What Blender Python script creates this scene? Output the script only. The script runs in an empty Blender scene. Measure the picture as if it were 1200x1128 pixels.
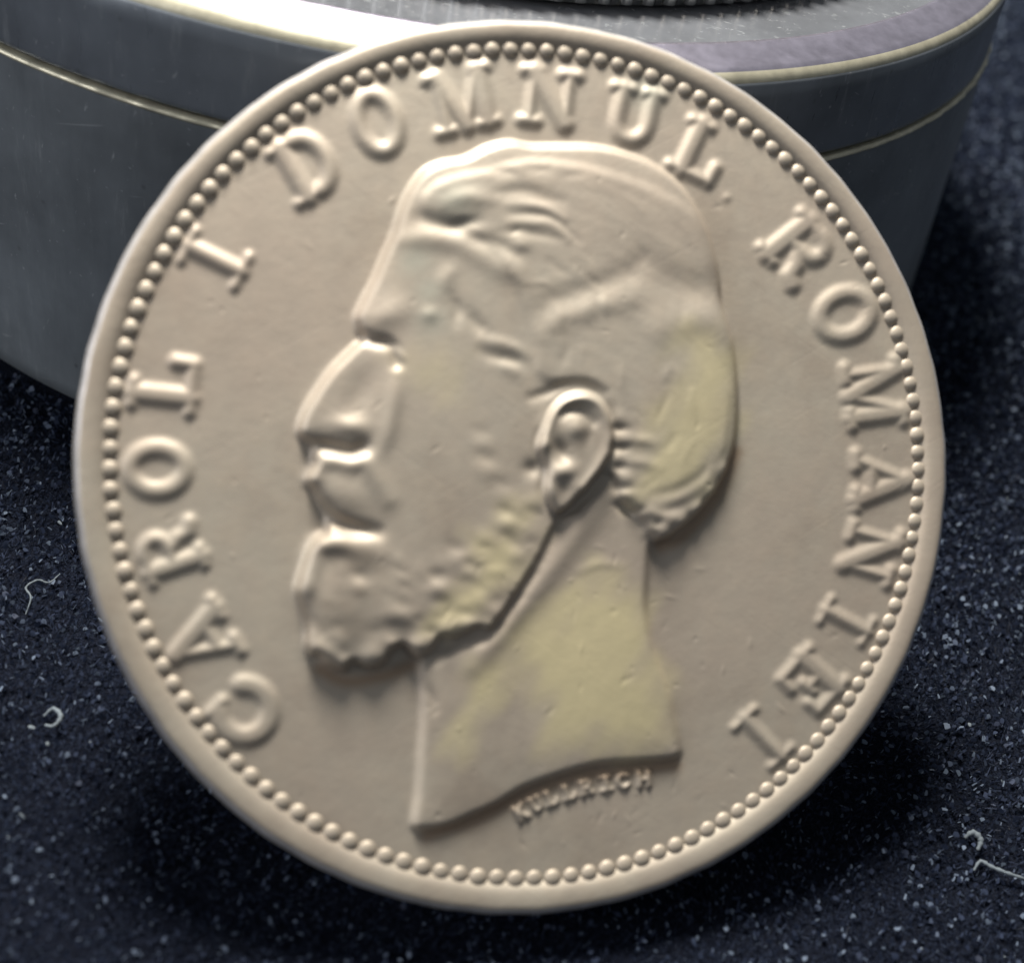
import bpy, bmesh, math, random
import numpy as np
from mathutils import Vector, Matrix

random.seed(5)
rng = np.random.default_rng(11)
S = 0.1                                   # one unit is a centimetre; numbers below are millimetres
scene = bpy.context.scene
COL = scene.collection

# ------------------------------------------------------------------ camera
F_PX, W_PX, H_PX = 1296.052, 1200.0, 1128.0
PP = (643.612, 550.806)
CAM = np.array([-10.94669832, -17.90512492, 44.36695834])
CR = np.array([0.97142898, -0.17201927, 0.16350871])
CU = np.array([0.00919772, 0.71571945, 0.69832734])
CF = np.array([0.23715213, 0.67687151, -0.6968528])
cd = bpy.data.cameras.new('camera')
cam = bpy.data.objects.new('camera', cd)
COL.objects.link(cam)
cam.matrix_world = Matrix([[CR[i], CU[i], -CF[i], CAM[i] * S] for i in range(3)] + [[0, 0, 0, 1]])
cd.sensor_width = 36
cd.sensor_fit = 'HORIZONTAL'
cd.lens = 36 * F_PX / W_PX
cd.shift_x = -(PP[0] - W_PX / 2) / W_PX
cd.shift_y = (PP[1] - H_PX / 2) / W_PX
cd.clip_start = 0.05
cd.clip_end = 500
cd.dof.use_dof = True
cd.dof.focus_distance = 5.65
cd.dof.aperture_fstop = 0.36
scene.camera = cam

# ------------------------------------------------------------------ light: a dim room, a lamp and an added soft fill
world = bpy.data.worlds.new('World')
scene.world = world
world.use_nodes = True
wb = world.node_tree.nodes['Background']
wb.inputs[0].default_value = (0.85, 0.92, 1.0, 1)
wb.inputs[1].default_value = 0.17


def area(name, direction, dist, size, power, color, target=(0, 13, 10)):
    ld = bpy.data.lights.new(name, 'AREA')
    ld.shape = 'DISK'
    ld.size = size * S
    ld.energy = power
    ld.color = color
    o = bpy.data.objects.new(name, ld)
    COL.objects.link(o)
    d = Vector(direction).normalized()
    o.location = (Vector(target) + d * dist) * S
    o.rotation_euler = d.to_track_quat('Z', 'Y').to_euler()
    return o


area('desk_lamp', (-1.8, 8.5, 14.6), 150, 44, 6500, (1.0, 0.95, 0.86))
area('fill_light', (-15, 0.2, 6.6), 500, 260, 10500, (0.97, 0.97, 1.0))  # added soft fill from the left, stands for no known window
scene.view_settings.view_transform = 'Standard'
scene.view_settings.look = 'None'
scene.view_settings.exposure = 0
scene.view_settings.gamma = 1


# ------------------------------------------------------------------ material helpers
class NT:
    def __init__(s, name):
        s.m = bpy.data.materials.new(name)
        s.m.use_nodes = True
        s.t = s.m.node_tree
        s.b = s.t.nodes['Principled BSDF']

    def n(s, kind, **kw):
        q = s.t.nodes.new(kind)
        for k, v in kw.items():
            if k in q.inputs:
                q.inputs[k].default_value = v
            else:
                setattr(q, k, v)
        return q

    def l(s, a, b):
        s.t.links.new(a, b)

    def noise(s, scale, detail=4, rough=0.55, vec=None):
        q = s.n('ShaderNodeTexNoise')
        q.inputs['Scale'].default_value = scale
        q.inputs['Detail'].default_value = detail
        q.inputs['Roughness'].default_value = rough
        if vec:
            s.l(vec, q.inputs['Vector'])
        return q

    def ramp(s, src, stops):
        q = s.n('ShaderNodeValToRGB')
        e = q.color_ramp.elements
        while len(e) < len(stops):
            e.new(0.5)
        for i, (p, c) in enumerate(stops):
            e[i].position = p
            e[i].color = tuple(c) + (1,) if len(c) == 3 else c
        s.l(src, q.inputs[0])
        return q

    def mix(s, fac, a, b, mode='MIX'):
        q = s.n('ShaderNodeMix', data_type='RGBA', blend_type=mode)
        for sock, v in ((q.inputs[0], fac), (q.inputs[6], a), (q.inputs[7], b)):
            if isinstance(v, (int, float)):
                sock.default_value = v
            elif isinstance(v, tuple):
                sock.default_value = v + (1,)
            else:
                s.l(v, sock)
        return q.outputs[2]

    def bump(s, src, strength, dist, prev=None):
        q = s.n('ShaderNodeBump')
        q.inputs['Strength'].default_value = strength
        q.inputs['Distance'].default_value = dist
        s.l(src, q.inputs['Height'])
        if prev:
            s.l(prev, q.inputs['Normal'])
        return q.outputs['Normal']


def coin_material():
    t = NT('toned_silver')
    tc = t.n('ShaderNodeTexCoord').outputs['Object']
    big = t.noise(1.6, 5, 0.6, tc)
    fine = t.noise(9, 6, 0.65, tc)
    base = t.ramp(big.outputs[0], [(0.34, (0.365, 0.312, 0.256)), (0.50, (0.432, 0.385, 0.319)), (0.66, (0.465, 0.423, 0.35))]).outputs[0]
    base = t.mix(t.ramp(fine.outputs[0], [(0.45, (0, 0, 0)), (0.75, (0.35,) * 3)]).outputs[0], base, (0.43, 0.365, 0.285))
    blot = t.noise(0.75, 4, 0.55, tc)
    base = t.mix(t.ramp(blot.outputs[0], [(0.44, (0, 0, 0)), (0.62, (0.6,) * 3)]).outputs[0], base, (0.41, 0.338, 0.28))
    tone = t.n('ShaderNodeAttribute', attribute_name='toning_and_shade')
    sep = t.n('ShaderNodeSeparateColor')
    t.l(tone.outputs['Color'], sep.inputs[0])
    base = t.mix(sep.outputs[0], base, (0.62, 0.55, 0.335))
    base = t.mix(sep.outputs[1], base, (0.36, 0.42, 0.36))
    base = t.mix(sep.outputs[2], base, (0.30, 0.205, 0.13))  # brown channel: painted shade along the lower edges of the relief
    t.l(base, t.b.inputs['Base Color'])
    t.b.inputs['Metallic'].default_value = 0.42
    rr = t.ramp(fine.outputs[0], [(0.3, (0.50,) * 3), (0.7, (0.62,) * 3)]).outputs[0]
    t.l(rr, t.b.inputs['Roughness'])
    gr = t.noise(60, 3, 0.6, tc)
    nn = t.bump(fine.outputs[0], 0.12, 0.02)
    for i, (rz, sc, lo) in enumerate(((0.6, (0.9, 40, 40), 0.70), (-0.5, (0.7, 46, 46), 0.70), (1.5, (1.0, 36, 36), 0.71))):
        m2 = t.n('ShaderNodeMapping')
        m1 = t.n('ShaderNodeMapping')
        m1.inputs['Rotation'].default_value = (0, 0, rz)
        t.l(tc, m1.inputs[0])
        m2.inputs['Scale'].default_value = sc
        t.l(m1.outputs[0], m2.inputs[0])
        hs = t.noise(1.0, 1, 0.5, m2.outputs[0])
        hl = t.ramp(hs.outputs[0], [(lo - 0.03, (1, 1, 1)), (lo + 0.02, (0, 0, 0))])
        nn = t.bump(hl.outputs[0], 0.07, 0.004, nn)
    nn = t.bump(gr.outputs[0], 0.05, 0.004, nn)
    t.l(nn, t.b.inputs['Normal'])
    return t.m


def case_material(name, col, rough):
    t = NT(name)
    tc = t.n('ShaderNodeTexCoord').outputs['Object']
    mp = t.n('ShaderNodeMapping')
    mp.inputs['Scale'].default_value = (1, 1, 0.12)
    t.l(tc, mp.inputs[0])
    cloud = t.noise(0.9, 5, 0.6, tc)
    base = t.ramp(cloud.outputs[0], [(0.3, tuple(c * 0.62 for c in col)), (0.7, tuple(c * 1.25 for c in col))]).outputs[0]
    sm = t.noise(14, 6, 0.7, mp.outputs[0])
    base = t.mix(t.ramp(sm.outputs[0], [(0.58, (0, 0, 0)), (0.78, (0.5,) * 3)]).outputs[0], base, (0.36, 0.385, 0.40))
    # fine scratches: thin slices of stretched, turned noise
    for i, (rz, sc, lo) in enumerate(((0.5, (0.5, 26, 26), 0.725), (-0.35, (0.35, 34, 34), 0.73), (1.35, (0.6, 30, 30), 0.735))):
        m2 = t.n('ShaderNodeMapping')
        m1 = t.n('ShaderNodeMapping')
        m1.inputs['Rotation'].default_value = (0.5 * i - 0.4, rz, rz * 0.7)
        t.l(tc, m1.inputs[0])
        m2.inputs['Scale'].default_value = sc
        t.l(m1.outputs[0], m2.inputs[0])
        sc_n = t.noise(1.0, 2, 0.5, m2.outputs[0])
        base = t.mix(t.ramp(sc_n.outputs[0], [(lo - 0.03, (0, 0, 0)), (lo + 0.03, (0.4,) * 3)]).outputs[0], base, (0.50, 0.53, 0.55))
    pit = t.n('ShaderNodeTexVoronoi')
    pit.inputs['Scale'].default_value = 5.5
    t.l(tc, pit.inputs['Vector'])
    base = t.mix(t.ramp(pit.outputs['Distance'], [(0.03, (0.5,) * 3), (0.10, (0, 0, 0))]).outputs[0], base, (0.08, 0.085, 0.09))
    t.l(base, t.b.inputs['Base Color'])
    t.b.inputs['Metallic'].default_value = 0.35
    rr = t.ramp(sm.outputs[0], [(0.3, (rough,) * 3), (0.75, (rough + 0.18,) * 3)]).outputs[0]
    t.l(rr, t.b.inputs['Roughness'])
    nn = t.bump(sm.outputs[0], 0.06, 0.01)
    t.l(nn, t.b.inputs['Normal'])
    return t.m


def plain(name, col, rough, metal=0.0, nscale=8, var=0.25, bump=0.1, bd=0.01):
    t = NT(name)
    tc = t.n('ShaderNodeTexCoord').outputs['Object']
    nz = t.noise(nscale, 5, 0.6, tc)
    t.l(t.ramp(nz.outputs[0], [(0.3, tuple(c * (1 - var) for c in col)), (0.7, tuple(c * (1 + var) for c in col))]).outputs[0], t.b.inputs['Base Color'])
    t.b.inputs['Roughness'].default_value = rough
    t.b.inputs['Metallic'].default_value = metal
    t.l(t.bump(nz.outputs[0], bump, bd), t.b.inputs['Normal'])
    return t.m


def cloth_material():
    t = NT('navy_velvet_cloth')
    tc = t.n('ShaderNodeTexCoord').outputs['Object']
    a = t.noise(58, 4, 0.7, tc)
    b = t.noise(7, 4, 0.6, tc)
    c = t.noise(120, 2, 0.6, tc)
    col = t.ramp(a.outputs[0], [(0.34, (0.0015, 0.002, 0.005)), (0.50, (0.0058, 0.008, 0.0165)), (0.62, (0.017, 0.024, 0.045)), (0.76, (0.07, 0.09, 0.145))]).outputs[0]
    col = t.mix(t.ramp(b.outputs[0], [(0.35, (0.45,) * 3), (0.65, (0, 0, 0))]).outputs[0], col, (0.006, 0.007, 0.013))
    t.l(col, t.b.inputs['Base Color'])
    t.b.inputs['Roughness'].default_value = 0.8
    t.b.inputs['Specular IOR Level'].default_value = 0.06
    t.b.inputs['Sheen Weight'].default_value = 0.08
    t.b.inputs['Sheen Roughness'].default_value = 0.35
    t.b.inputs['Sheen Tint'].default_value = (0.35, 0.42, 0.55, 1)
    nn = t.bump(a.outputs[0], 0.9, 0.03)
    nn = t.bump(c.outputs[0], 0.5, 0.012, nn)
    t.l(nn, t.b.inputs['Normal'])
    return t.m


M_COIN = coin_material()
M_LID = case_material('dark_grey_lid', (0.205, 0.230, 0.262), 0.25)
M_BASE = case_material('dark_grey_base', (0.19, 0.213, 0.233), 0.40)
M_RIM = plain('polished_rim', (0.54, 0.51, 0.62), 0.26, 0.9, 10, 0.2, 0.15, 0.01)  # violet of the reflected lamplight put into the rim's colour
M_LIP = plain('worn_lip_gold_glint', (0.56, 0.53, 0.41), 0.45, 0.6, 10, 0.2, 0.15, 0.01)  # warm gold glint on worn lip and bevel put into the colour
M_SILVER = plain('bright_silver', (0.62, 0.61, 0.58), 0.22, 1.0, 12, 0.15)
M_WORN = plain('worn_silver_edge', (0.56, 0.54, 0.53), 0.40, 0.5, 14, 0.2, 0.15, 0.006)
M_CLOTH = cloth_material()
M_LINT = plain('white_lint', (0.12, 0.145, 0.17), 0.8, 0, 10)


def pile_material():
    t = NT('navy_velvet_pile')
    a = t.n('ShaderNodeAttribute', attribute_name='shade')
    t.l(t.ramp(a.outputs['Fac'], [(0.0, (0.008, 0.011, 0.022)), (0.6, (0.020, 0.027, 0.052)), (0.88, (0.050, 0.066, 0.115)), (1.0, (0.22, 0.275, 0.37))]).outputs[0], t.b.inputs['Base Color'])
    t.b.inputs['Roughness'].default_value = 0.5
    t.b.inputs['Specular IOR Level'].default_value = 0.12
    tr = t.n('ShaderNodeBsdfTranslucent')
    t.l(t.b.inputs['Base Color'].links[0].from_socket, tr.inputs['Color'])
    mx = t.n('ShaderNodeMixShader')
    mx.inputs[0].default_value = 0.4
    t.l(t.b.outputs[0], mx.inputs[1])
    t.l(tr.outputs[0], mx.inputs[2])
    t.l(mx.outputs[0], t.t.nodes['Material Output'].inputs['Surface'])
    return t.m


M_PILE = pile_material()


# ------------------------------------------------------------------ object helpers
def link(name, me, mat, parent=None):
    o = bpy.data.objects.new(name, me)
    COL.objects.link(o)
    if mat and not me.materials:
        me.materials.append(mat)
    if parent:
        o.parent = parent
    return o


def tag(o, label=None, cat=None, group=None, kind=None):
    for k, v in (('label', label), ('category', cat), ('group', group), ('kind', kind)):
        if v:
            o[k] = v
    return o


def empty(name, loc):
    o = bpy.data.objects.new(name, None)
    COL.objects.link(o)
    o.location = [c * S for c in loc]
    o.empty_display_size = 0.2
    return o


def np_mesh(name, v, f, smooth=True):
    """v (N,3) in mm, f (M,3|4) ints"""
    v = np.asarray(v, float) * S
    f = np.asarray(f, np.int32)
    me = bpy.data.meshes.new(name)
    k = f.shape[1]
    me.vertices.add(len(v))
    me.vertices.foreach_set('co', v.ravel())
    me.loops.add(f.size)
    me.loops.foreach_set('vertex_index', f.ravel())
    me.polygons.add(len(f))
    me.polygons.foreach_set('loop_start', np.arange(0, f.size, k, dtype=np.int32))
    me.polygons.foreach_set('use_smooth', np.full(len(f), smooth))
    me.update(calc_edges=True)
    return me


def lathe(name, prof, n=256, rfun=None):
    """profile [(r,z)] in mm turned about z; rfun(theta) scales nothing, adds mm to r of flagged points"""
    a = np.linspace(0, 2 * math.pi, n, endpoint=False)
    prof = np.asarray(prof, float)
    P = len(prof)
    v = np.zeros((P, n, 3))
    v[..., 0] = prof[:, :1] * np.cos(a)
    v[..., 1] = prof[:, :1] * np.sin(a)
    v[..., 2] = prof[:, 1:2]
    idx = np.arange(P * n).reshape(P, n)
    q = np.stack([idx[:-1], np.roll(idx, -1, 1)[:-1], np.roll(idx, -1, 1)[1:], idx[1:]], -1).reshape(-1, 4)
    return np_mesh(name, v.reshape(-1, 3), q[:, ::-1] if False else q)


# ------------------------------------------------------------------ cloth
GZ = -1.75
CASE_C = np.array([1.147, 66.887])
CASE_H = 22.812
R_BOT, R_TOP = 41.625, 38.92
SEAM_Z = 17.646
R_SEAM = R_BOT + (R_TOP - R_BOT) * (SEAM_Z - GZ) / (CASE_H - GZ)

nx = 121
gx, gy = np.meshgrid(np.linspace(-900, 900, nx), np.linspace(-300, 1500, nx))
gv = np.stack([gx, gy, np.full_like(gx, GZ - 0.3)], -1).reshape(-1, 3)
gi = np.arange(nx * nx).reshape(nx, nx)
gf = np.stack([gi[:-1, :-1], gi[:-1, 1:], gi[1:, 1:], gi[1:, :-1]], -1).reshape(-1, 4)
cloth = link('ground', np_mesh('ground', gv, gf), M_CLOTH)
tag(cloth, 'dark navy velvet cloth under the coin and the round case', kind='structure')


def project(p):
    q = p - CAM
    z = q @ CF
    return PP[0] + F_PX * (q @ CR) / z, PP[1] - F_PX * (q @ CU) / z


def build_pile():
    """short slanted fibres standing on the cloth, one mesh"""
    pts = []
    for (x0, x1, y0, y1, dens) in ((-36, 36, -14, 6, 42), (-36, 36, 6, 40, 46), (36, 60, -14, 60, 34), (-60, -36, -14, 60, 20), (30, 110, 40, 130, 26), (60, 110, -10, 40, 26)):
        n = int((x1 - x0) * (y1 - y0) * dens)
        p = np.c_[rng.uniform(x0, x1, n), rng.uniform(y0, y1, n)]
        pts.append(p)
    p = np.vstack(pts)
    far = np.hypot(p[:, 0] - CASE_C[0], p[:, 1] - CASE_C[1]) > R_BOT + 0.25
    p = p[far]
    q3 = np.c_[p, np.full(len(p), GZ)]
    px, py = project(q3)
    ok = (px > -420) & (px < 1900) & (py > -300) & (py < 1500)
    ok &= ~(((px - 600) ** 2 + (py - 545) ** 2) < 395 ** 2)        # nobody sees under the coin's middle
    p = p[ok]
    n = len(p)
    dist = np.linalg.norm(np.c_[p, np.full(n, GZ)] - CAM, axis=1)
    sc = np.clip(dist / 52, 0.9, 2.6)
    L = rng.uniform(0.22, 0.58, n) * (0.8 + 0.2 * sc)
    wd = rng.uniform(0.010, 0.024, n) * sc
    fleck = rng.random(n) < 0.30  # pale flecks: sparkle of the velvet put into fibre colour
    L = np.where(fleck, rng.uniform(0.10, 0.24, n) * sc ** 0.8, L)
    wd = np.where(fleck, 10 ** rng.uniform(-1.65, -0.85, n) * sc ** 1.2, wd)
    # lay of the nap varies slowly over the cloth
    ph = 0.9 + 0.7 * np.sin(p[:, 0] * 0.21 + 1.3 * np.sin(p[:, 1] * 0.17)) + 0.5 * np.sin(p[:, 1] * 0.33 + p[:, 0] * 0.11)
    ang = ph + rng.normal(0, 0.9, n)
    lean = np.clip(rng.normal(0.95, 0.35, n), 0.05, 1.45)
    lift = np.where(fleck, rng.uniform(0.05, 0.45, n), 0.0)
    d = np.c_[np.cos(ang) * np.sin(lean), np.sin(ang) * np.sin(lean), np.cos(lean)]
    sa = rng.uniform(0, 2 * math.pi, n)
    side = np.cross(d, np.c_[np.cos(sa), np.sin(sa), np.zeros(n)])
    side /= np.linalg.norm(side, axis=1)[:, None] + 1e-9
    base = np.c_[p, np.full(n, GZ - 0.32) + lift]
    mid = base + d * L[:, None] * 0.55
    tip = base + d * L[:, None] + np.c_[np.cos(ang), np.sin(ang), -0.4 * np.ones(n)] * (L * 0.12)[:, None]
    hw = side * wd[:, None]
    v = np.stack([base - hw, base + hw, mid + hw, mid - hw, tip + hw * 0.55, tip - hw * 0.55], 1).reshape(-1, 3)
    k = np.arange(n)[:, None] * 6
    f = np.concatenate([k + np.array([[0, 1, 2, 3]]), k + np.array([[3, 2, 4, 5]])], 0)
    me = np_mesh('velvet_pile', v, f)
    at = me.attributes.new('shade', 'FLOAT', 'POINT')
    sh = np.where(fleck, rng.uniform(0.62, 1.0, n), 0.88 * rng.random(n) ** 1.5)
    at.data.foreach_set('value', np.repeat(sh, 6).astype(np.float32))
    return link('velvet_pile', me, M_PILE)


tag(build_pile(), 'fine dark navy velvet fibres covering the cloth', kind='stuff')


def build_specks():
    """tiny flakes and curled bits of lint caught in the pile"""
    V, Fc = [], []
    cnt = 0
    tries = 0
    while cnt < 300 and tries < 20000:
        tries += 1
        x, y = random.uniform(-34, 75), random.uniform(-10, 90)
        if math.hypot(x - CASE_C[0], y - CASE_C[1]) < R_BOT + 0.6:
            continue
        if abs(x) < 19 and 1.5 < y < 30:
            continue
        s = 10 ** random.uniform(-1.5, -0.9) * (1.0 if y < 30 else 1.25)
        z = GZ + random.uniform(-0.15, 0.22)
        c = Vector((x, y, z))
        rot = Matrix.Rotation(random.uniform(0, 6.3), 3, 'Z') @ Matrix.Rotation(random.uniform(-0.9, 0.9), 3, 'X')
        el = random.choice((1, 1, 1.4, 2.4))
        b = len(V)
        ring = 6
        for k in range(ring):
            a = k / ring * 2 * math.pi
            rr = s * random.uniform(0.6, 1.1)
            V.append(c + rot @ Vector((math.cos(a) * rr * el, math.sin(a) * rr, random.uniform(-0.2, 0.2) * s)))
        V.append(c + rot @ Vector((0, 0, s * 0.5)))
        for k in range(ring):
            Fc.append((b + k, b + (k + 1) % ring, b + ring))
        cnt += 1
    return link('lint', np_mesh('lint', np.array([tuple(v) for v in V]), Fc), M_LINT)


tag(build_specks(), 'tiny pale flecks of lint scattered over the navy velvet', kind='stuff')


def tube(name, pts, rad, mat, n=6, taper=True):
    pts = [Vector(p) for p in pts]
    V, Fc = [], []
    for i, p in enumerate(pts):
        t = (pts[min(i + 1, len(pts) - 1)] - pts[max(i - 1, 0)]).normalized()
        u = t.cross(Vector((0, 0, 1))).normalized()
        w = t.cross(u)
        s = i / (len(pts) - 1)
        r = rad * ((0.35 + 0.65 * math.sin(math.pi * (0.08 + 0.84 * s))) if taper else 1) * (1 + 0.25 * math.sin(i * 2.3))
        for k in range(n):
            a = 2 * math.pi * k / n
            V.append(p + u * math.cos(a) * r + w * math.sin(a) * r)
    for i in range(len(pts) - 1):
        for k in range(n):
            a, b = i * n + k, i * n + (k + 1) % n
            Fc.append((a, b, b + n, a + n))
    return link(name, np_mesh(name, np.array([tuple(v) for v in V]), Fc), mat)


def crv(pts, m=6):
    """open Catmull-Rom through 3-D or 2-D points"""
    P = np.asarray(pts, float)
    P = np.vstack([2 * P[0] - P[1], P, 2 * P[-1] - P[-2]])
    out = []
    for i in range(1, len(P) - 2):
        for t in np.linspace(0, 1, m, endpoint=False):
            a, b, c, d = P[i - 1], P[i], P[i + 1], P[i + 2]
            out.append(0.5 * (2 * b + (c - a) * t + (2 * a - 5 * b + 4 * c - d) * t * t + (3 * b - a - 3 * c + d) * t ** 3))
    out.append(P[-2])
    return np.array(out)


Z1 = GZ + 0.12
o = tube('lint_fibre', crv([(-22.9, 17.6, Z1 - 0.2), (-22.7, 18.3, Z1 + 0.2), (-23.0, 18.9, Z1 + 0.25), (-22.5, 19.3, Z1 + 0.3), (-22.0, 19.2, Z1 + 0.2), (-21.6, 19.9, Z1)]), 0.055, M_LINT)
tag(o, 'curled white lint fibre on the velvet left of the standing coin', 'lint')
o = tube('lint_fibre', crv([(20.6, 0.4, Z1 - 0.1), (21.0, 0.7, Z1 + 0.15), (21.4, 0.35, Z1 + 0.2), (22.3, -0.1, Z1 + 0.15), (23.4, -0.4, Z1 - 0.1)]), 0.10, M_LINT)
tag(o, 'long white lint fibre lying at the lower right edge of the velvet', 'lint')
o = tube('lint_fibre', crv([(20.9, 2.0, Z1 - 0.1), (21.25, 2.1, Z1 + 0.2), (21.5, 1.7, Z1 + 0.15), (21.2, 1.3, Z1)]), 0.15, M_LINT)
tag(o, 'small crumpled white lint tuft above the long fibre at lower right', 'lint')
o = tube('lint_fibre', crv([(-21.3, 11.7, Z1), (-20.9, 11.9, Z1 + 0.25), (-20.55, 11.5, Z1 + 0.2), (-20.8, 11.1, Z1 + 0.1), (-21.2, 11.2, Z1 + 0.05)]), 0.11, M_LINT)
tag(o, 'ring-shaped white lint tuft on the velvet left of the letter C', 'lint')

# ------------------------------------------------------------------ round case behind the coin
case = empty('round_case', (CASE_C[0], CASE_C[1], GZ))
tag(case, 'dark grey scratched round case standing behind the large coin', 'case')
H = CASE_H - GZ
sz = SEAM_Z - GZ


def rad_at(z):
    return R_BOT + (R_TOP - R_BOT) * z / H


prof = [(0.01, 0.0), (R_BOT - 0.5, 0.0), (R_BOT, 0.45)]
prof += [(rad_at(z), z) for z in np.linspace(1.2, sz - 0.35, 10)]
prof_base = prof + [(rad_at(sz) + 0.02, sz - 0.25)]
link('base', lathe('base', prof_base, 320), M_BASE, case)
# thin worn lip of the base at the joint
lp = [(rad_at(sz) + 0.02, sz - 0.26), (rad_at(sz) + 0.09, sz - 0.17), (rad_at(sz) + 0.085, sz - 0.13), (rad_at(sz) + 0.04, sz - 0.03), (rad_at(sz) - 0.1, sz + 0.02), (rad_at(sz) - 0.9, sz + 0.0)]
lip = lathe('lip', lp, 640)
co = np.zeros(len(lip.vertices) * 3)
lip.vertices.foreach_get('co', co)
co = co.reshape(-1, 3)
th = np.arctan2(co[:, 1], co[:, 0])
wear = 0.006 * (np.sin(th * 113) + np.sin(th * 71 + 1) + np.sin(th * 197 + 2)) * (np.hypot(co[:, 0], co[:, 1]) > rad_at(sz) * S - 0.01)
co[:, 2] += wear * 0.35
co[:, :2] *= (1 + wear * 0.12)[:, None]
lip.vertices.foreach_set('co', co.ravel())
link('lip', lip, M_LIP, case)
rl = R_TOP - 0.06
lidp = [(rad_at(sz) - 0.9, sz + 0.14), (rad_at(sz) - 0.30, sz + 0.14), (rad_at(sz) - 0.12, sz + 0.26)]
lidp += [(rad_at(z) - 0.08, z) for z in np.linspace(sz + 0.5, H - 0.85, 6)]
lidp += [(rl - 0.03, H - 0.76)]
link('lid', lathe('lid', lidp, 320), M_LID, case)
# polished rounded edge of the lid
edge = [(rl - 0.03, H - 0.76)] + [(rl - 1.0 + 1.0 * math.cos(a), H - 0.95 + 0.78 * math.sin(a)) for a in np.linspace(0.3, 1.25, 12)] + [(rl - 1.3, H - 0.13), (rl - 2.2, H + 0.16), (rl - 2.45, H + 0.15), (rl - 2.6, H - 0.05)]
link('rim', lathe('rim', edge[8:], 480), M_RIM, case)
link('bevel', lathe('bevel', edge[:9], 480), M_LIP, case)
link('top_panel', lathe('top_panel', [(rl - 2.5, H - 0.12), (rl - 5, H - 0.12), (0.01, H - 0.12)], 320), case_material('glossy_top', (0.16, 0.17, 0.19), 0.14), case)

# silver coin with a reeded edge lying on the case
R2 = 32.6
zt = CASE_H - 0.10
top = empty('silver_coin', (CASE_C[0], CASE_C[1], zt))
tag(top, 'bright silver coin with a reeded edge lying flat on the round case', 'coin')
link('body', lathe('body', [(0.01, 0.02), (R2 - 0.6, 0.02), (R2 - 0.4, 0.2), (R2 - 0.4, 2.1), (R2 - 0.8, 2.4), (R2 - 3.4, 2.35), (R2 - 3.7, 2.1), (0.01, 2.1)], 320), M_SILVER, top)
NR = 168
reed_me = None
for k in range(NR):
    if reed_me is None:
        V, Fc = [], []
        for z, s in ((0.25, 0.75), (0.9, 0.95), (1.9, 1.0), (2.3, 0.75), (2.45, 0.3)):
            for a in np.linspace(-math.pi / 2, math.pi / 2, 6):
                V.append((R2 - 0.42 + 0.42 * s * math.cos(a), 0.50 * s * math.sin(a), z))
        for i in range(4):
            for j in range(5):
                Fc.append((i * 6 + j, i * 6 + j + 1, i * 6 + j + 7, i * 6 + j + 6))
        reed_me = np_mesh('reed', np.array(V), Fc)
    ro = link('reed', reed_me, M_SILVER, top)
    ro.rotation_euler = (0, 0, 2 * math.pi * k / NR)

# ------------------------------------------------------------------ the large coin
RC = 18.5
TH = 0.826
CX = np.array([1.0, 0, 0])
CY = np.array([0, math.sin(TH), math.cos(TH)])
CN = np.array([0, -math.cos(TH), math.sin(TH)])
CC = RC * CY                                    # centre of the face
coin = empty('large_coin', CC)
coin.matrix_world = Matrix([[CX[i], CY[i], CN[i], CC[i] * S] for i in range(3)] + [[0, 0, 0, 1]])
tag(coin, 'large brown-toned silver coin with a bearded head leaning on the round case', 'coin')
MMPX = 0.0356                                   # size of one unit of the tracing on the coin

# tracing <-> coin plane (the tracing was taken on the photograph of this face)
Hm = np.array([[*(F_PX * CR + PP[0] * CF)], [*(-F_PX * CU + PP[1] * CF)], [*CF]])
HOM = np.c_[Hm @ CX, Hm @ CY, Hm @ (CC - CAM)]
INV = np.linalg.inv(HOM)


def to_face(p):
    q = np.c_[np.asarray(p, float).reshape(-1, 2), np.ones(len(np.asarray(p, float).reshape(-1, 2)))] @ INV.T
    return q[:, :2] / q[:, 2:]


NG = 740
R_F = 17.95
lin = np.linspace(-R_F, R_F, NG)
U_, V_ = np.meshgrid(lin, lin)
D_ = HOM[2, 0] * U_ + HOM[2, 1] * V_ + HOM[2, 2]
X = (HOM[0, 0] * U_ + HOM[0, 1] * V_ + HOM[0, 2]) / D_
Y = (HOM[1, 0] * U_ + HOM[1, 1] * V_ + HOM[1, 2]) / D_


def sub(poly, m):
    x0, y0 = poly.min(0) - m
    x1, y1 = poly.max(0) + m
    ok = (X > x0) & (X < x1) & (Y > y0) & (Y < y1)
    r = np.where(ok.any(1))[0]
    c = np.where(ok.any(0))[0]
    return slice(r[0], r[-1] + 1), slice(c[0], c[-1] + 1)


def seg_d(x, y, pts):
    """distance to an open polyline and parameter along it 0..1"""
    best = np.full(x.shape, 1e9)
    par = np.zeros(x.shape)
    n = len(pts) - 1
    for i in range(n):
        ax, ay = pts[i]
        bx, by = pts[i + 1] - pts[i]
        t = np.clip(((x - ax) * bx + (y - ay) * by) / (bx * bx + by * by + 1e-9), 0, 1)
        d = np.hypot(x - ax - t * bx, y - ay - t * by)
        m = d < best
        best[m] = d[m]
        par[m] = (i + t[m]) / n
    return best, par


def inside(x, y, pts):
    r = np.zeros(x.shape, bool)
    n = len(pts)
    for i in range(n):
        ax, ay = pts[i]
        bx, by = pts[(i + 1) % n]
        if ay == by:
            continue
        r ^= ((ay > y) != (by > y)) & (x < (bx - ax) * (y - ay) / (by - ay) + ax)
    return r


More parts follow.
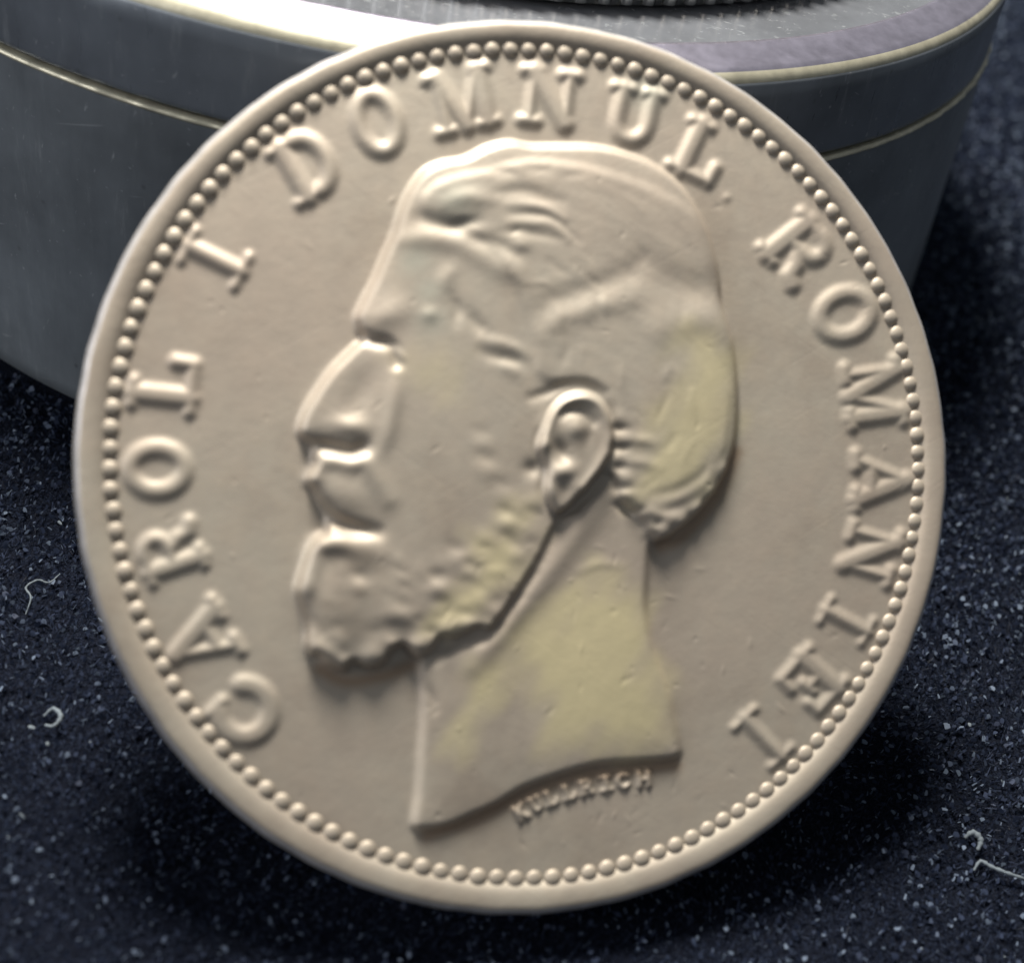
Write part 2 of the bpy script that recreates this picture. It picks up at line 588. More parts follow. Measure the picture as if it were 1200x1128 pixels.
def sdf(poly):
    """signed distance, positive inside, over the whole grid"""
    sl = sub(poly, 40)
    x, y = X[sl], Y[sl]
    d, _ = seg_d(x, y, np.vstack([poly, poly[:1]]))
    d = np.where(inside(x, y, poly), d, -d)
    out = np.full(X.shape, -99.0)
    out[sl] = d
    return out


def sstep(a, b, x):
    t = np.clip((x - a) / (b - a), 0, 1)
    return t * t * (3 - 2 * t)


def smooth(a, n=1):
    for _ in range(n):
        a = (np.roll(a, 1, 0) + np.roll(a, -1, 0) + 2 * a) / 4
        a = (np.roll(a, 1, 1) + np.roll(a, -1, 1) + 2 * a) / 4
    return a


def closed(pts, m=5):
    P = np.asarray(pts, float)
    P = np.vstack([P[-1], P, P[:2]])
    out = []
    for i in range(1, len(P) - 2):
        for t in np.linspace(0, 1, m, endpoint=False):
            a, b, c, d = P[i - 1], P[i], P[i + 1], P[i + 2]
            out.append(0.5 * (2 * b + (c - a) * t + (2 * a - 5 * b + 4 * c - d) * t * t + (3 * b - a - 3 * c + d) * t ** 3))
    return np.array(out)


# --- head outline, clockwise from the crown
HEAD = [(621, 170), (596, 166), (569, 172), (543, 185), (516, 190), (495, 200), (481, 217), (471, 236), (464, 256), (458, 276), (447, 300), (436, 327), (423, 352), (415, 371), (418, 388), (421, 397), (413, 405), (399, 419), (385, 434), (367, 460), (354, 482), (348, 500), (350, 512), (361, 522), (364, 534), (367, 543), (359, 557), (359, 566), (366, 577), (369, 588), (374, 608), (380, 621), (368, 630), (359, 643), (354, 658), (348, 676), (345, 692), (351, 712), (357, 734), (356, 754), (361, 766), (373, 769), (382, 778), (394, 784), (406, 786), (413, 777), (425, 782), (440, 783), (452, 776), (460, 764), (470, 758), (480, 766), (487, 772)]
NECKL = [(489, 784), (490, 802), (491, 836), (488, 883), (485, 929), (480, 963), (487, 972), (500, 973), (522, 970), (553, 957), (581, 945), (612, 926), (643, 914), (674, 904), (705, 897), (736, 895), (767, 893), (790, 890), (798, 882), (798, 868), (793, 842), (785, 808), (773, 774), (764, 743), (759, 712), (760, 681), (762, 650)]
BACK = [(767, 637), (782, 632), (795, 622), (814, 606), (835, 581), (849, 556), (859, 528), (863, 500), (864, 466), (862, 432), (858, 403), (852, 380), (845, 355), (843, 330), (837, 299), (826, 265), (807, 231), (786, 208), (760, 190), (728, 178), (693, 171), (653, 170)]
OUT = closed(HEAD + NECKL + BACK)
# face and hair without the neck: back edge of the jaw, beard and nape
JAW = [(498, 768), (508, 758), (516, 746), (530, 748), (546, 742), (556, 736), (573, 737), (586, 722), (600, 702), (614, 680), (628, 658), (640, 634), (652, 610), (664, 596), (678, 581), (694, 562), (706, 556), (716, 566), (722, 585), (734, 600), (746, 612), (757, 626)]
FACE = closed(HEAD + JAW + BACK)
EAR = closed([(632, 498), (640, 481), (653, 468), (668, 462), (684, 462), (698, 470), (708, 486), (713, 508), (712, 530), (703, 548), (691, 566), (677, 583), (661, 599), (648, 602), (637, 590), (632, 572), (634, 552), (629, 540), (624, 526), (627, 511)])
HAIR = closed([(458, 276), (464, 256), (471, 236), (481, 217), (495, 200), (516, 190), (543, 185), (569, 172), (596, 166), (621, 170), (653, 170), (693, 171), (728, 178), (760, 190), (786, 208), (807, 231), (826, 265), (837, 299), (843, 330), (845, 355), (852, 380), (858, 403), (862, 432), (864, 466), (863, 500), (859, 528), (849, 556), (835, 581), (814, 606), (795, 622), (782, 632), (767, 637), (752, 622), (734, 602), (720, 582), (714, 556), (716, 520), (712, 488), (700, 466), (680, 458), (655, 460), (636, 472), (622, 462), (610, 440), (604, 425), (590, 415), (575, 402), (562, 388), (556, 366), (560, 340), (575, 318), (592, 308), (585, 296), (560, 285), (532, 278), (505, 272), (480, 272)])
BEARD = closed([(368, 545), (390, 540), (415, 548), (432, 553), (445, 570), (455, 600), (475, 630), (500, 650), (530, 645), (550, 620), (565, 590), (580, 555), (595, 520), (612, 485), (626, 480), (632, 500), (626, 526), (631, 545), (632, 575), (638, 595), (646, 606), (636, 634), (622, 660), (606, 688), (590, 714), (574, 735), (555, 746), (530, 752), (505, 768), (484, 774), (470, 772), (458, 782), (444, 788), (430, 787), (415, 786), (403, 792), (390, 787), (373, 776), (362, 767), (357, 755), (357, 734), (351, 712), (345, 692), (348, 676), (354, 658), (359, 643), (368, 630), (380, 621), (374, 608), (369, 588), (366, 577), (359, 566), (359, 557)])

dO = sdf(OUT)
dF = sdf(FACE)
dE = sdf(EAR)
dH = sdf(HAIR)
dB = sdf(BEARD)


def quarter(d, D):
    t = np.clip(d / D, 0, 1)
    return np.sqrt(np.clip(1 - (1 - t) ** 2, 0, 1))


Hh = np.zeros(X.shape)
# whole bust: low plinth step, then the rounded volumes
Hh += 7.0 * sstep(-4, 11, dO)
Hh += 3.0 * quarter(dO - 2, 60)
Hh += (5.5 * sstep(-2, 9, dF) + 5.0 * quarter(dF, 120)) * sstep(-6, 4, dF)
# hair mass above the face: second step along the crown
crown = closed([(500, 262), (490, 240), (503, 223), (532, 210), (569, 204), (613, 193), (666, 197), (720, 210), (772, 231), (810, 256), (826, 300), (834, 340), (842, 375), (850, 410), (853, 460), (848, 510), (836, 552), (815, 585), (780, 608), (745, 600), (728, 570), (724, 520), (712, 480), (690, 455), (650, 452), (625, 440), (620, 400), (590, 320), (560, 285), (525, 270)])
dC = sdf(crown)
Hh += 2.4 * sstep(-6, 9, dC)


def stroke(pts, w, amp, taper=0.6, m=6, two=False):
    """ridge (amp>0) or groove (amp<0) with a rounded section along a curve"""
    global Hh
    P = crv(pts, m)
    sl = sub(P, 3.2 * w)
    d, t = seg_d(X[sl], Y[sl], P)
    env = 1 - taper * np.abs(2 * t - 1) ** 2
    Hh[sl] += amp * env * np.exp(-(d / w) ** 2)


def blob(x, y, rx, ry, rot, amp):
    global Hh
    c, s = math.cos(math.radians(rot)), math.sin(math.radians(rot))
    P = np.array([(x - 3 * rx - 3 * ry, y - 3 * rx - 3 * ry), (x + 3 * rx + 3 * ry, y + 3 * rx + 3 * ry)])
    sl = sub(P, 0)
    dx, dy = X[sl] - x, Y[sl] - y
    u, v = dx * c + dy * s, -dx * s + dy * c
    Hh[sl] += amp * np.exp(-(u / rx) ** 2 - (v / ry) ** 2)


# --- brow, eye, nose
blob(452, 372, 26, 16, -25, 2.5)                       # brow bone
stroke([(424, 396), (438, 402), (450, 404), (459, 412), (463, 428)], 6.5, -6.0, 0.3)   # shade under the brow
stroke([(456, 409), (464, 415), (470, 424)], 4.0, 2.5)   # lid
blob(421, 462, 17, 32, 22, -3.0)                       # hollow beside the nose
stroke([(402, 424), (384, 446), (368, 474), (360, 500)], 11, 1.2, 0.4)   # bridge
stroke([(461, 444), (460, 462), (458, 482), (452, 510), (444, 530)], 10, 2.8, 0.6)   # cheek fold
blob(409, 501, 20, 11, 5, 4.2)                          # nostril wing
stroke([(358, 527), (374, 524), (392, 527), (410, 531), (424, 526)], 8.5, -9.5, 0.35)  # under the nose
# --- moustache and mouth
stroke([(362, 560), (372, 545), (388, 538), (408, 541), (426, 543), (438, 560), (452, 584)], 13, 5.0, 0.5)
blob(402, 578, 30, 20, 25, 3.2)
stroke([(366, 580), (378, 600), (394, 612), (414, 619), (440, 623)], 9, -9.5, 0.6)
blob(378, 600, 12, 15, -30, -5.0)
stroke([(364, 652), (374, 638), (390, 634), (416, 640), (440, 648)], 15, 5.5, 0.6)
blob(386, 637, 18, 9, -5, 2.0)
blob(388, 705, 34, 44, 10, 4.2)
blob(470, 705, 50, 36, -20, 2.4)                        # chin beard mass
# --- beard curls: dark hollow above, lit lump below
for (x, y, r, a) in ((419, 676, 7, 1), (507, 677, 7, 1), (470, 709, 8, .9), (532, 644, 8, .9), (545, 660, 6, .7), (575, 655, 8, .6), (560, 690, 8, .6), (500, 735, 8, .6), (440, 740, 9, .5), (600, 640, 7, .6), (590, 602, 7, .7), (567, 540, 9, .7), (560, 510, 8, .5), (585, 570, 8, .5), (520, 715, 7, .5), (395, 735, 8, .5), (400, 655, 7, .3)):
    blob(x, y - 3, r * 1.6, r * 0.9, 25, -1.3 * a)
    blob(x + 1, y + r * 1.5, r * 1.6, r * 1.2, 15, 1.6 * a)
stroke([(358, 706), (364, 724), (372, 738)], 7, -2.2)
blob(361, 684, 10, 14, 10, 3.5)
blob(366, 664, 10, 16, 20, 2.5)
blob(377, 756, 12, 8, 20, 2.0)
# wavy underside of the beard: lumps hanging over the edge
for (x, y, r) in ((384, 764, 13), (403, 772, 11), (434, 766, 14), (458, 752, 10), (486, 754, 12), (520, 736, 12), (546, 728, 12)):
    blob(x, y, r, r * 0.8, 0, 3.0)
# --- temple and side locks
stroke([(528, 352), (533, 366), (531, 380)], 7, -2.2)
stroke([(546, 370), (556, 383), (566, 392)], 8, -2.2)
stroke([(560, 414), (577, 421), (597, 425), (606, 428)], 7, -2.0)
stroke([(566, 402), (582, 405), (600, 411), (612, 420)], 7, 1.8)
stroke([(580, 428), (594, 434), (604, 444)], 8, 1.6)
stroke([(515, 345), (520, 330), (530, 318)], 10, 1.6)
blob(500, 372, 10, 8, 0, 1.6)
# front tuft of the hair
stroke([(492, 260), (512, 264), (535, 270), (556, 264)], 10, -3.2, 0.5)
blob(537, 267, 15, 6, -8, -2.2)
stroke([(552, 284), (570, 287), (585, 294), (600, 303)], 8, -1.9, 0.5)
blob(606, 291, 11, 9, 20, 2.0)
blob(585, 318, 24, 14, 25, 2.8)
stroke([(470, 284), (500, 284), (530, 290), (560, 304)], 12, 2.4, 0.4)
stroke([(582, 232), (606, 230), (632, 236), (652, 242)], 8, -1.8, 0.6)
stroke([(590, 246), (612, 246), (634, 250), (655, 262)], 5, 1.2, 0.5)
stroke([(596, 256), (616, 256), (640, 260), (658, 272)], 3.5, -0.9, 0.6)
stroke([(592, 266), (616, 267), (640, 269), (660, 284)], 5, 1.3, 0.5)
stroke([(582, 278), (604, 277), (628, 280), (650, 286)], 5, -1.1, 0.6)
stroke([(520, 242), (545, 236), (575, 240)], 9, 2.0)
# parting above the ear and the sweep round the back
stroke([(624, 372), (640, 357), (664, 348), (700, 336), (728, 322), (750, 308)], 12, -1.7, 0.6)
stroke([(632, 394), (646, 382), (668, 373), (694, 364), (722, 357), (742, 350)], 12, 1.8, 0.6)
stroke([(752, 314), (775, 330), (800, 340), (835, 340)], 20, -2.8, 0.4)
stroke([(775, 385), (800, 378), (826, 380), (848, 396)], 18, 2.6, 0.5)
blob(762, 386, 14, 30, -20, 1.5)
for i in range(11):                                    # short worn strands hanging off the parting
    x = 630 + i * 10 + rng.uniform(-3, 3)
    y = 374 - i * 3.0 + rng.uniform(-3, 3)
    stroke([(x, y - 6), (x + 2, y + 8), (x + 6, y + 18 + rng.uniform(0, 8))], 4.0, rng.uniform(-0.6, 0.7), 0.9)
# hair at the nape
for (pts, a) in (([(722, 520), (740, 516), (760, 520)], 2.0), ([(724, 545), (742, 542), (765, 548)], 1.4), ([(760, 580), (785, 575), (812, 560), (835, 535)], -1.6), ([(770, 600), (795, 592), (822, 572)], -2.2), ([(745, 596), (770, 606), (790, 604)], 1.8), ([(758, 618), (775, 616), (793, 606)], 2.0)):
    stroke(pts, 7, a, 0.6)
for y in (492, 514, 536, 560, 580):                    # knots of hair behind the ear
    blob(719 + (6 if y > 540 else 0), y, 11, 9, 0, 2.2)
    blob(719 + (6 if y > 540 else 0), y + 12, 11, 4.5, 0, -1.8)
stroke([(724, 596), (736, 600), (748, 596)], 5, -4.0)
for (x, y, r) in ((756, 622, 8), (774, 626, 9), (793, 613, 10), (812, 596, 9), (828, 575, 10), (843, 550, 9)):   # ragged ends of the back hair
    blob(x, y, r, r * 0.8, -40, 2.0)
    blob(x + 9, y - 9, 4, 7, 45, -1.2)
for k in range(70):                                    # short worn locks all over the hair
    x, y = rng.uniform(470, 850), rng.uniform(185, 600)
    if y > 300 + 0.9 * (x - 520) and x < 715:
        continue
    a_ = math.atan2(y - 420, x - 600) + math.pi / 2 + rng.normal(0, 0.25)
    l_ = rng.uniform(10, 22)
    c_, s_ = math.cos(a_) * l_, math.sin(a_) * l_
    gi_, gj_ = np.unravel_index(np.argmin((X - x) ** 2 + (Y - y) ** 2), X.shape)
    if dC[gi_, gj_] > 6:
        stroke([(x - c_, y - s_), (x + rng.uniform(-2, 2), y + rng.uniform(-2, 2)), (x + c_, y + s_)], rng.uniform(3, 6), rng.choice([-1, 1]) * rng.uniform(0.3, 0.8), 0.95, 4)

# fine strands over hair and beard
hair_w = sstep(0, 14, dC) * sstep(2, 10, dH)
sw = 0.0
for (cx, cy, fr, am, ph) in ((560, 560, 0.30, 0.32, 0.0), (600, 620, 0.42, 0.26, 1.1), (520, 500, 0.21, 0.35, 2.0)):
    r_ = np.hypot(X - cx, (Y - cy) * 1.1)
    a_ = np.arctan2(Y - cy, X - cx)
    sw = sw + am * np.sin(r_ * fr + ph + 2.5 * np.sin(a_ * 5 + r_ * 0.01 + ph) + 1.5 * np.sin(a_ * 11 + ph))
Hh += 0.13 * hair_w * sw * sstep(0, 30, dO)

# worn lumps of curl in the beard, each lit above and hollow below
lumps = []
while len(lumps) < 40:
    x, y = rng.uniform(350, 640), rng.uniform(560, 785)
    if y + 0.42 * (x - 430) < 655 or any((x - a) ** 2 + (y - b) ** 2 < 20 ** 2 for a, b in lumps):
        continue
    gi_, gj_ = np.unravel_index(np.argmin((X - x) ** 2 + (Y - y) ** 2), X.shape)
    if dB[gi_, gj_] < 7:
        if dB[gi_, gj_] < -2:
            continue
    lumps.append((x, y))
for x, y in lumps:
    r = rng.uniform(8, 13)
    a = rng.uniform(0.35, 1.0) * (0.3 if x < 450 and y < 735 else 0.85)
    blob(x, y, r * 1.25, r * 0.85, rng.uniform(-20, 60), 1.3 * a)
    blob(x + 3, y + r * 1.2, r * 1.1, r * 0.5, rng.uniform(0, 40), -0.9 * a)
# --- ear
Hh += -2.5 * sstep(-9, 0, dE) * (1 - sstep(0, 5, dE))
Hh += 7.0 * sstep(-2, 8, dE)
P_H = crv([(632, 520), (634, 498), (645, 480), (660, 470), (678, 467), (694, 474), (704, 492), (707, 514), (703, 534), (692, 554), (680, 572)], 6)
d_, t_ = seg_d(X, Y, P_H)
Hh += 3.8 * np.exp(-(d_ / 7.5) ** 2) * (dE > -8)
stroke([(652, 488), (660, 482), (676, 484), (688, 496)], 6, -4.5, 0.4)
stroke([(618, 468), (636, 462), (656, 453), (680, 452), (702, 462)], 6, -3.0, 0.5)
blob(668, 504, 11, 11, 0, 3.6)
blob(684, 512, 6, 16, 10, -1.6)
blob(652, 530, 8, 14, -20, -5.5)
blob(629, 527, 8, 11, 0, 3.0)
blob(620, 550, 11, 9, 0, -4.0)
blob(652, 553, 16, 10, -10, 5.5)
blob(640, 574, 8, 14, 0, 3.0)
blob(668, 572, 9, 14, 30, 2.0)
blob(658, 575, 9, 9, 0, -1.8)
stroke([(646, 606), (662, 603), (680, 588), (698, 566)], 6, -3.6, 0.5)
# --- neck: lit cord running from ear to collarbone
stroke([(706, 580), (672, 624), (640, 668), (612, 704), (584, 738), (552, 776)], 15, 4.0, 0.4)
stroke([(496, 800), (505, 815), (508, 830)], 6, -2.0)
blob(700, 800, 90, 110, 20, 2.0)
stroke([(676, 668), (700, 660), (724, 662)], 5, 0.8)
# jaw shade
stroke([(500, 778), (540, 756), (572, 744), (600, 706), (622, 672)], 6, -3.0, 0.5)
Hh = np.where(dO > -60, Hh, 0) * sstep(-14, 2, dO)

# --- letters: strokes in a unit box (x across, y from foot to head): (points, half width)
B, T, SF = 0.112, 0.055, 0.066


def arc(cx, cy, rx, ry, a0, a1, n=14):
    return [(cx + rx * math.cos(math.radians(a)), cy + ry * math.sin(math.radians(a))) for a in np.linspace(a0, a1, n)]


def serif(x, y, h=0.17):
    return ([(x - 0.82 * h, y), (x + 0.82 * h, y)], SF)


GLYPH = {
    'I': [([(0, 0.05), (0, 0.95)], 0.13), ([(-0.42, 0.04), (0.42, 0.04)], SF), ([(-0.42, 0.96), (0.42, 0.96)], SF)],
    'L': [([(-0.18, 0.05), (-0.18, 0.95)], B), serif(-0.18, 0.96, 0.24), ([(-0.42, 0.04), (0.40, 0.04)], SF), ([(0.40, 0.04), (0.42, 0.34)], 0.075)],
    'O': [(arc(0, 0.5, 0.37, 0.44, 0, 360, 30), 0.095)],
    'C': [(arc(0.02, 0.5, 0.40, 0.44, 48, 322, 26), 0.10), ([(0.36, 0.66), (0.36, 0.96)], 0.06), ([(0.34, 0.20), (0.36, 0.26)], 0.06)],
    'A': [([(0, 0.98), (-0.36, 0.06)], 0.06), ([(0, 0.98), (0.34, 0.06)], 0.11), ([(-0.22, 0.34), (0.22, 0.34)], SF), serif(-0.36, 0.04, 0.15), serif(0.34, 0.04, 0.19)],
    'R': [([(-0.26, 0.05), (-0.26, 0.95)], B), serif(-0.26, 0.04, 0.19), ([(-0.45, 0.96), (0.1, 0.96)], SF), (arc(0.06, 0.74, 0.27, 0.22, 90, -90, 12), 0.085), ([(-0.26, 0.52), (0.06, 0.52)], SF), ([(0.06, 0.50), (0.20, 0.34), (0.26, 0.12), (0.42, 0.06)], 0.09)],
    'D': [([(-0.26, 0.05), (-0.26, 0.95)], B), ([(-0.46, 0.96), (0.02, 0.96)], SF), ([(-0.46, 0.04), (0.02, 0.04)], SF), (arc(0.0, 0.5, 0.38, 0.45, 90, -90, 18), 0.095)],
    'M': [([(-0.36, 0.05), (-0.36, 0.95)], 0.055), ([(-0.36, 0.95), (0, 0.06)], 0.10), ([(0, 0.06), (0.34, 0.95)], 0.055), ([(0.36, 0.05), (0.36, 0.95)], 0.10), serif(-0.38, 0.04, 0.14), serif(0.36, 0.04, 0.16), serif(-0.42, 0.96, 0.12), serif(0.42, 0.96, 0.12)],
    'N': [([(-0.33, 0.05), (-0.33, 0.95)], 0.055), ([(-0.35, 0.95), (0.33, 0.06)], 0.11), ([(0.33, 0.05), (0.33, 0.95)], 0.055), serif(-0.33, 0.04, 0.17), serif(-0.38, 0.96, 0.16), serif(0.33, 0.96, 0.17)],
    'U': [([(-0.28, 0.95), (-0.28, 0.38)] + arc(0.0, 0.36, 0.28, 0.30, 190, 350, 12) + [(0.29, 0.38), (0.29, 0.95)], 0.085), serif(-0.28, 0.96, 0.19), serif(0.29, 0.96, 0.17)],
    'E': [([(-0.22, 0.05), (-0.22, 0.95)], B), ([(-0.42, 0.96), (0.34, 0.96)], SF), ([(-0.42, 0.04), (0.36, 0.04)], SF), ([(-0.22, 0.52), (0.14, 0.52)], SF), ([(0.34, 0.96), (0.35, 0.72)], 0.065), ([(0.36, 0.04), (0.38, 0.30)], 0.065), ([(0.14, 0.40), (0.14, 0.63)], 0.06)],
    'K': [([(-0.28, 0.0), (-0.28, 1)], 0.13), ([(-0.2, 0.45), (0.35, 1)], 0.1), ([(-0.1, 0.55), (0.38, 0)], 0.12)],
    'H': [([(-0.32, 0), (-0.32, 1)], 0.13), ([(0.32, 0), (0.32, 1)], 0.13), ([(-0.3, 0.5), (0.3, 0.5)], 0.09)],
}
# letter, foot (towards the centre), head (towards the rim), width
LEGEND = [
    ('C', (312, 809), (263, 857), 76), ('A', (268, 731), (205, 768), 70), ('R', (234, 635), (168, 657), 62), ('O', (221, 550), (148, 550), 68), ('L', (228, 455), (154, 447), 68), ('I', (286, 320), (218, 287), 46),
    ('D', (378, 226), (340, 163), 64), ('O', (455, 181), (429, 108), 60), ('M', (549, 152), (533, 84), 68), ('N', (640, 147), (648, 84), 64), ('U', (735, 168), (749, 105), 64), ('L', (806, 206), (833, 148), 60),
    ('R', (907, 314), (960, 272), 68), ('O', (958, 383), (1021, 355), 66), ('M', (991, 466), (1056, 457), 70), ('A', (1000, 563), (1062, 563), 66), ('N', (990, 640), (1049, 657), 62), ('I', (965, 713), (1018, 741), 36), ('E', (928, 777), (974, 818), 62), ('I', (870, 839), (917, 888), 38),
]
SIGN = []
sp = crv([(603, 955), (630, 940), (660, 929), (695, 920), (730, 914), (766, 911)], 12)
for i, ch in enumerate('KULLRICH'):
    t = (i + 0.5) / 8 * (len(sp) - 1)
    k = int(t)
    c = sp[k]
    tv = sp[min(k + 2, len(sp) - 1)] - sp[max(k - 2, 0)]
    tv = tv / np.linalg.norm(tv)
    up = np.array([tv[1], -tv[0]])
    if i == 0 or True:
        SIGN.append((ch, c - up * 8.8, c + up * 8.8, 16.0))

masks = []                                             # (kind, mask)


def press(ch, foot, head, width, hgt, kind, fat=1.0, soft=1.5):
    global Hh
    foot, head = np.array(foot, float), np.array(head, float)
    yv = head - foot
    Lh = np.linalg.norm(yv)
    xv = np.array([-yv[1], yv[0]]) / Lh                 # to the letter's right
    loc = np.full(X.shape, 99.0)
    box = None
    for pts, hw in GLYPH[ch]:
        P = np.array([foot + yv * q[1] + xv * q[0] * width for q in pts])
        r = hw * width * fat
        sl = sub(P, r + 14)
        d, _ = seg_d(X[sl], Y[sl], P)
        loc[sl] = np.minimum(loc[sl], d - r)
    # rounded-over section, a little foot blending into the field
    h = hgt * (1 - sstep(-6.5, 7.0, loc)) if kind == 'letter' else hgt * (1 - sstep(-1.5, 2.2, loc))
    Hh = np.maximum(Hh, 0) * (loc > 15) + (loc <= 15) * (Hh + h)
    masks.append((kind, loc < (4.5 if kind == 'letter' else 2.0)))


for ch, a, b, w in LEGEND:
    press(ch, a, b, w, 4.1, 'letter', 1.3)
for ch, a, b, w in SIGN:
    press(ch, a, b, w, 5.0, 'small_letter')
blob(851, 232, 5, 5, 0, 1.5)

Hh = smooth(Hh, 4)
# dents and bag marks of circulation, and a slightly uneven field
low = np.zeros(X.shape)
for k in range(26):
    a, f = rng.uniform(0, 6.28), rng.uniform(0.012, 0.05)
    low += np.sin((X * math.cos(a) + Y * math.sin(a)) * f + rng.uniform(0, 6.28)) * 0.012 / f
Hh += low * 0.05
for k in range(120):
    a, r = rng.uniform(0, 6.28), math.sqrt(rng.uniform(0, 1)) * 460
    x, y = 600 + r * math.cos(a), 545 + r * math.sin(a)
    if k < 60:
        x, y = rng.uniform(480, 860), rng.uniform(640, 990)
    blob(x, y, rng.uniform(2, 7), rng.uniform(1.5, 3), rng.uniform(0, 180), rng.choice([-1, 1], p=[0.65, 0.35]) * rng.uniform(0.15, 0.5))
Rr = np.hypot(U_, V_)
Hh += 3.0 * sstep(8, 17, Rr) * 0.3
Zm = Hh * MMPX                                          # relief in mm

# toning patches with shapes of their own: yellow, green; brown is shade put into the colour
ton = np.zeros(X.shape + (4,))
ton[..., 3] = 1
wob = 8 * np.sin(X * 0.06 + 2 * np.sin(Y * 0.045)) + 7 * np.sin(Y * 0.08 + 1.7 * np.sin(X * 0.05)) + 4 * np.sin(X * 0.17 + Y * 0.11)
for pts, amt in (([(650, 690), (700, 664), (750, 690), (765, 760), (785, 830), (770, 872), (690, 880), (640, 872), (625, 830), (600, 800), (560, 850), (545, 885), (530, 870), (545, 800), (600, 740)], 0.85),
                 ([(570, 598), (600, 590), (620, 610), (612, 655), (590, 690), (560, 720), (520, 740), (495, 730), (520, 690), (550, 650)], 0.75),
                 ([(800, 385), (845, 385), (860, 430), (858, 500), (835, 555), (790, 590), (750, 590), (740, 540), (760, 480), (780, 430)], 0.7),
                 ([(470, 420), (520, 410), (540, 450), (500, 470), (470, 455)], 0.35)):
    d = sdf(closed(pts)) + wob
    ton[..., 0] = np.maximum(ton[..., 0], amt * sstep(-26, 44, d))
for x, y, r in ((530, 240, 26), (485, 308, 22), (500, 345, 18), (503, 378, 18), (760, 110, 26)):
    ton[..., 1] = np.maximum(ton[..., 1], 0.30 * np.exp(-(((X - x) ** 2 + (Y - y) ** 2) / r ** 2)))
shade_lines = [crv([(500, 978), (553, 962), (612, 932), (674, 910), (736, 901), (790, 896)], 4), crv([(774, 640), (800, 628), (840, 582), (862, 530)], 4), crv([(375, 784), (405, 798), (450, 792), (480, 780)], 4)]  # shade painted brown below the neck, back hair and beard
for P in shade_lines:
    d, _ = seg_d(X, Y, P)
    ton[..., 2] = np.maximum(ton[..., 2], 0.75 * np.exp(-(d / 9) ** 2))

# --- cut the struck face into its parts (one continuous relief)
gu, gvv = np.gradient(Zm, lin[1] - lin[0])
NRM = np.stack([-gvv, -gu, np.ones_like(Zm)], -1)
NRM /= np.linalg.norm(NRM, axis=-1, keepdims=True)
IDX = np.arange(NG * NG).reshape(NG, NG)
QUAD = np.stack([IDX[:-1, :-1], IDX[:-1, 1:], IDX[1:, 1:], IDX[1:, :-1]], -1)
CEN = lambda a: (a[:-1, :-1] + a[1:, 1:]) / 2
owner = np.zeros((NG - 1, NG - 1), np.int16)            # 0 field
owner[CEN(dO) > -3] = 1                                 # portrait
for key, msk in ((2, CEN(dH) > 0), (3, CEN(dB) > 0), (4, CEN(dE) > -1)):
    owner[msk & (owner > 0)] = key
for i, (kind, mk) in enumerate(masks):
    owner[mk[:-1, :-1] & (owner == 0)] = 10 + i
owner[CEN(Rr) > R_F - 0.05] = -1
XYZ = np.stack([U_, V_, Zm], -1).reshape(-1, 3)
NF = NRM.reshape(-1, 3)
TF = ton.reshape(-1, 4)


def cut(name, key, parent):
    q = QUAD[owner == key]
    if not len(q):
        return None
    u, inv = np.unique(q, return_inverse=True)
    me = np_mesh(name, XYZ[u], inv.reshape(-1, 4))
    at = me.attributes.new('toning_and_shade', 'FLOAT_COLOR', 'POINT')
    at.data.foreach_set('color', TF[u].astype(np.float32).ravel())
    me.normals_split_custom_set_from_vertices(NF[u].tolist())
    return link(name, me, M_COIN, parent)


cut('field', 0, coin)
portrait = cut('portrait', 1, coin)
portrait['label'] = 'raised profile head of a bearded man facing left'
cut('hair', 2, portrait)
cut('beard', 3, portrait)
cut('ear', 4, portrait)
for i, (kind, mk) in enumerate(masks):
    cut(kind, 10 + i, coin)

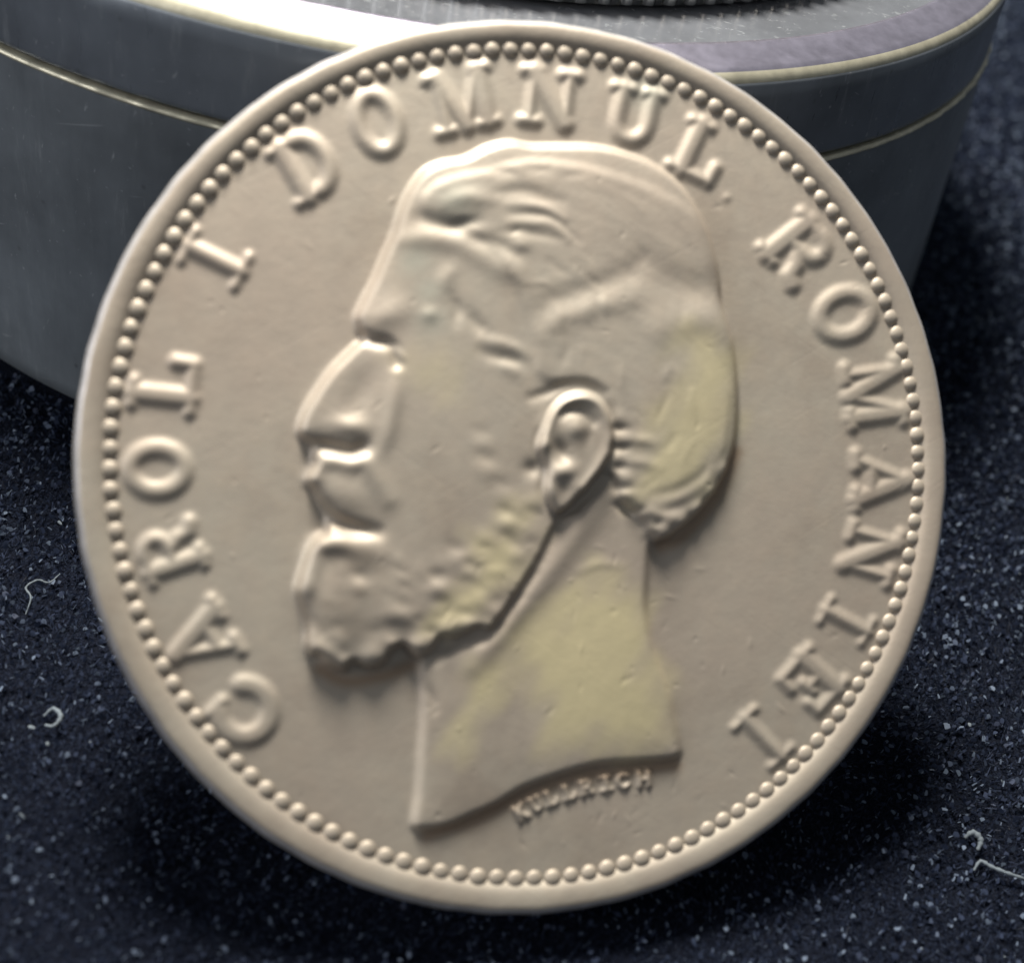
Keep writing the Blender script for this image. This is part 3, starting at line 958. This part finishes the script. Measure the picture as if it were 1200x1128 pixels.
# --- rim, edge and back of the coin
OFF = (0.07, -0.10)
RO = 18.60
rimp = [(17.20, -0.04), (17.36, 0.08), (17.52, 0.20), (17.70, 0.27), (17.92, 0.30), (18.10, 0.31), (18.22, 0.30), (18.30, 0.27), (18.42, 0.18), (18.52, 0.06), (18.57, -0.05), (RO, -0.2), (RO, -1.7), (18.5, -1.95), (18.3, -2.05), (0.01, -1.95)]
a = np.linspace(0, 2 * math.pi, 512, endpoint=False)
pv = []
for r, z in rimp:
    k = np.clip((r - 17.6) / 0.9, 0, 1)
    nick = 0.012 * np.sin(a * 37 + 1) * np.sin(a * 9) + 0.01 * np.sin(a * 61)
    rr = r + nick * k
    pv.append(np.c_[rr * np.cos(a) + OFF[0] * k, rr * np.sin(a) + OFF[1] * k, np.full(512, z) + 0.01 * np.sin(a * 23 + 2) * k])
pv = np.array(pv)
ii = np.arange(len(rimp) * 512).reshape(len(rimp), 512)
rq = np.stack([ii[:-1], ii[1:], np.roll(ii, -1, 1)[1:], np.roll(ii, -1, 1)[:-1]], -1).reshape(-1, 4)
CUT = 7
link('rim', np_mesh('rim', pv.reshape(-1, 3)[:CUT * 512 + 512], rq[:CUT * 512]), M_COIN, coin)
link('edge', np_mesh('edge', pv.reshape(-1, 3)[CUT * 512:], rq[CUT * 512:] - CUT * 512), M_WORN, coin)

# --- ring of beads, each a part
V, Fc = [], []
nb, ns = 16, 6
for i in range(ns):
    ph = math.pi / 2 * i / (ns - 0.4)
    for k in range(nb):
        aa = 2 * math.pi * k / nb
        V.append((math.cos(ph) * math.cos(aa), math.cos(ph) * math.sin(aa), math.sin(ph)))
V.append((0, 0, 1))
for i in range(ns - 1):
    for k in range(nb):
        Fc.append((i * nb + k, i * nb + (k + 1) % nb, (i + 1) * nb + (k + 1) % nb, (i + 1) * nb + k))
for k in range(nb):
    Fc.append(((ns - 1) * nb + k, (ns - 1) * nb + (k + 1) % nb, ns * nb, ns * nb))
bm = bmesh.new()
bv = [bm.verts.new([c * S for c in v]) for v in V]
for f in Fc:
    g = list(dict.fromkeys(f))
    bm.faces.new([bv[j] for j in g]).smooth = True
bead_me = bpy.data.meshes.new('bead')
bm.to_mesh(bead_me)
bm.free()
NB = 138
for k in range(NB):
    aa = 2 * math.pi * (k + 0.3) / NB
    b = link('bead', bead_me, M_COIN, coin)
    s = 0.372 * random.uniform(0.94, 1.04)
    rb = 17.22 + random.uniform(-0.02, 0.02)
    b.location = (rb * math.cos(aa) * S, rb * math.sin(aa) * S, 0.01 * S)
    b.scale = (s, s, s * random.uniform(0.5, 0.6))
print('tris', sum(len(m.polygons) * 2 for m in bpy.data.meshes))
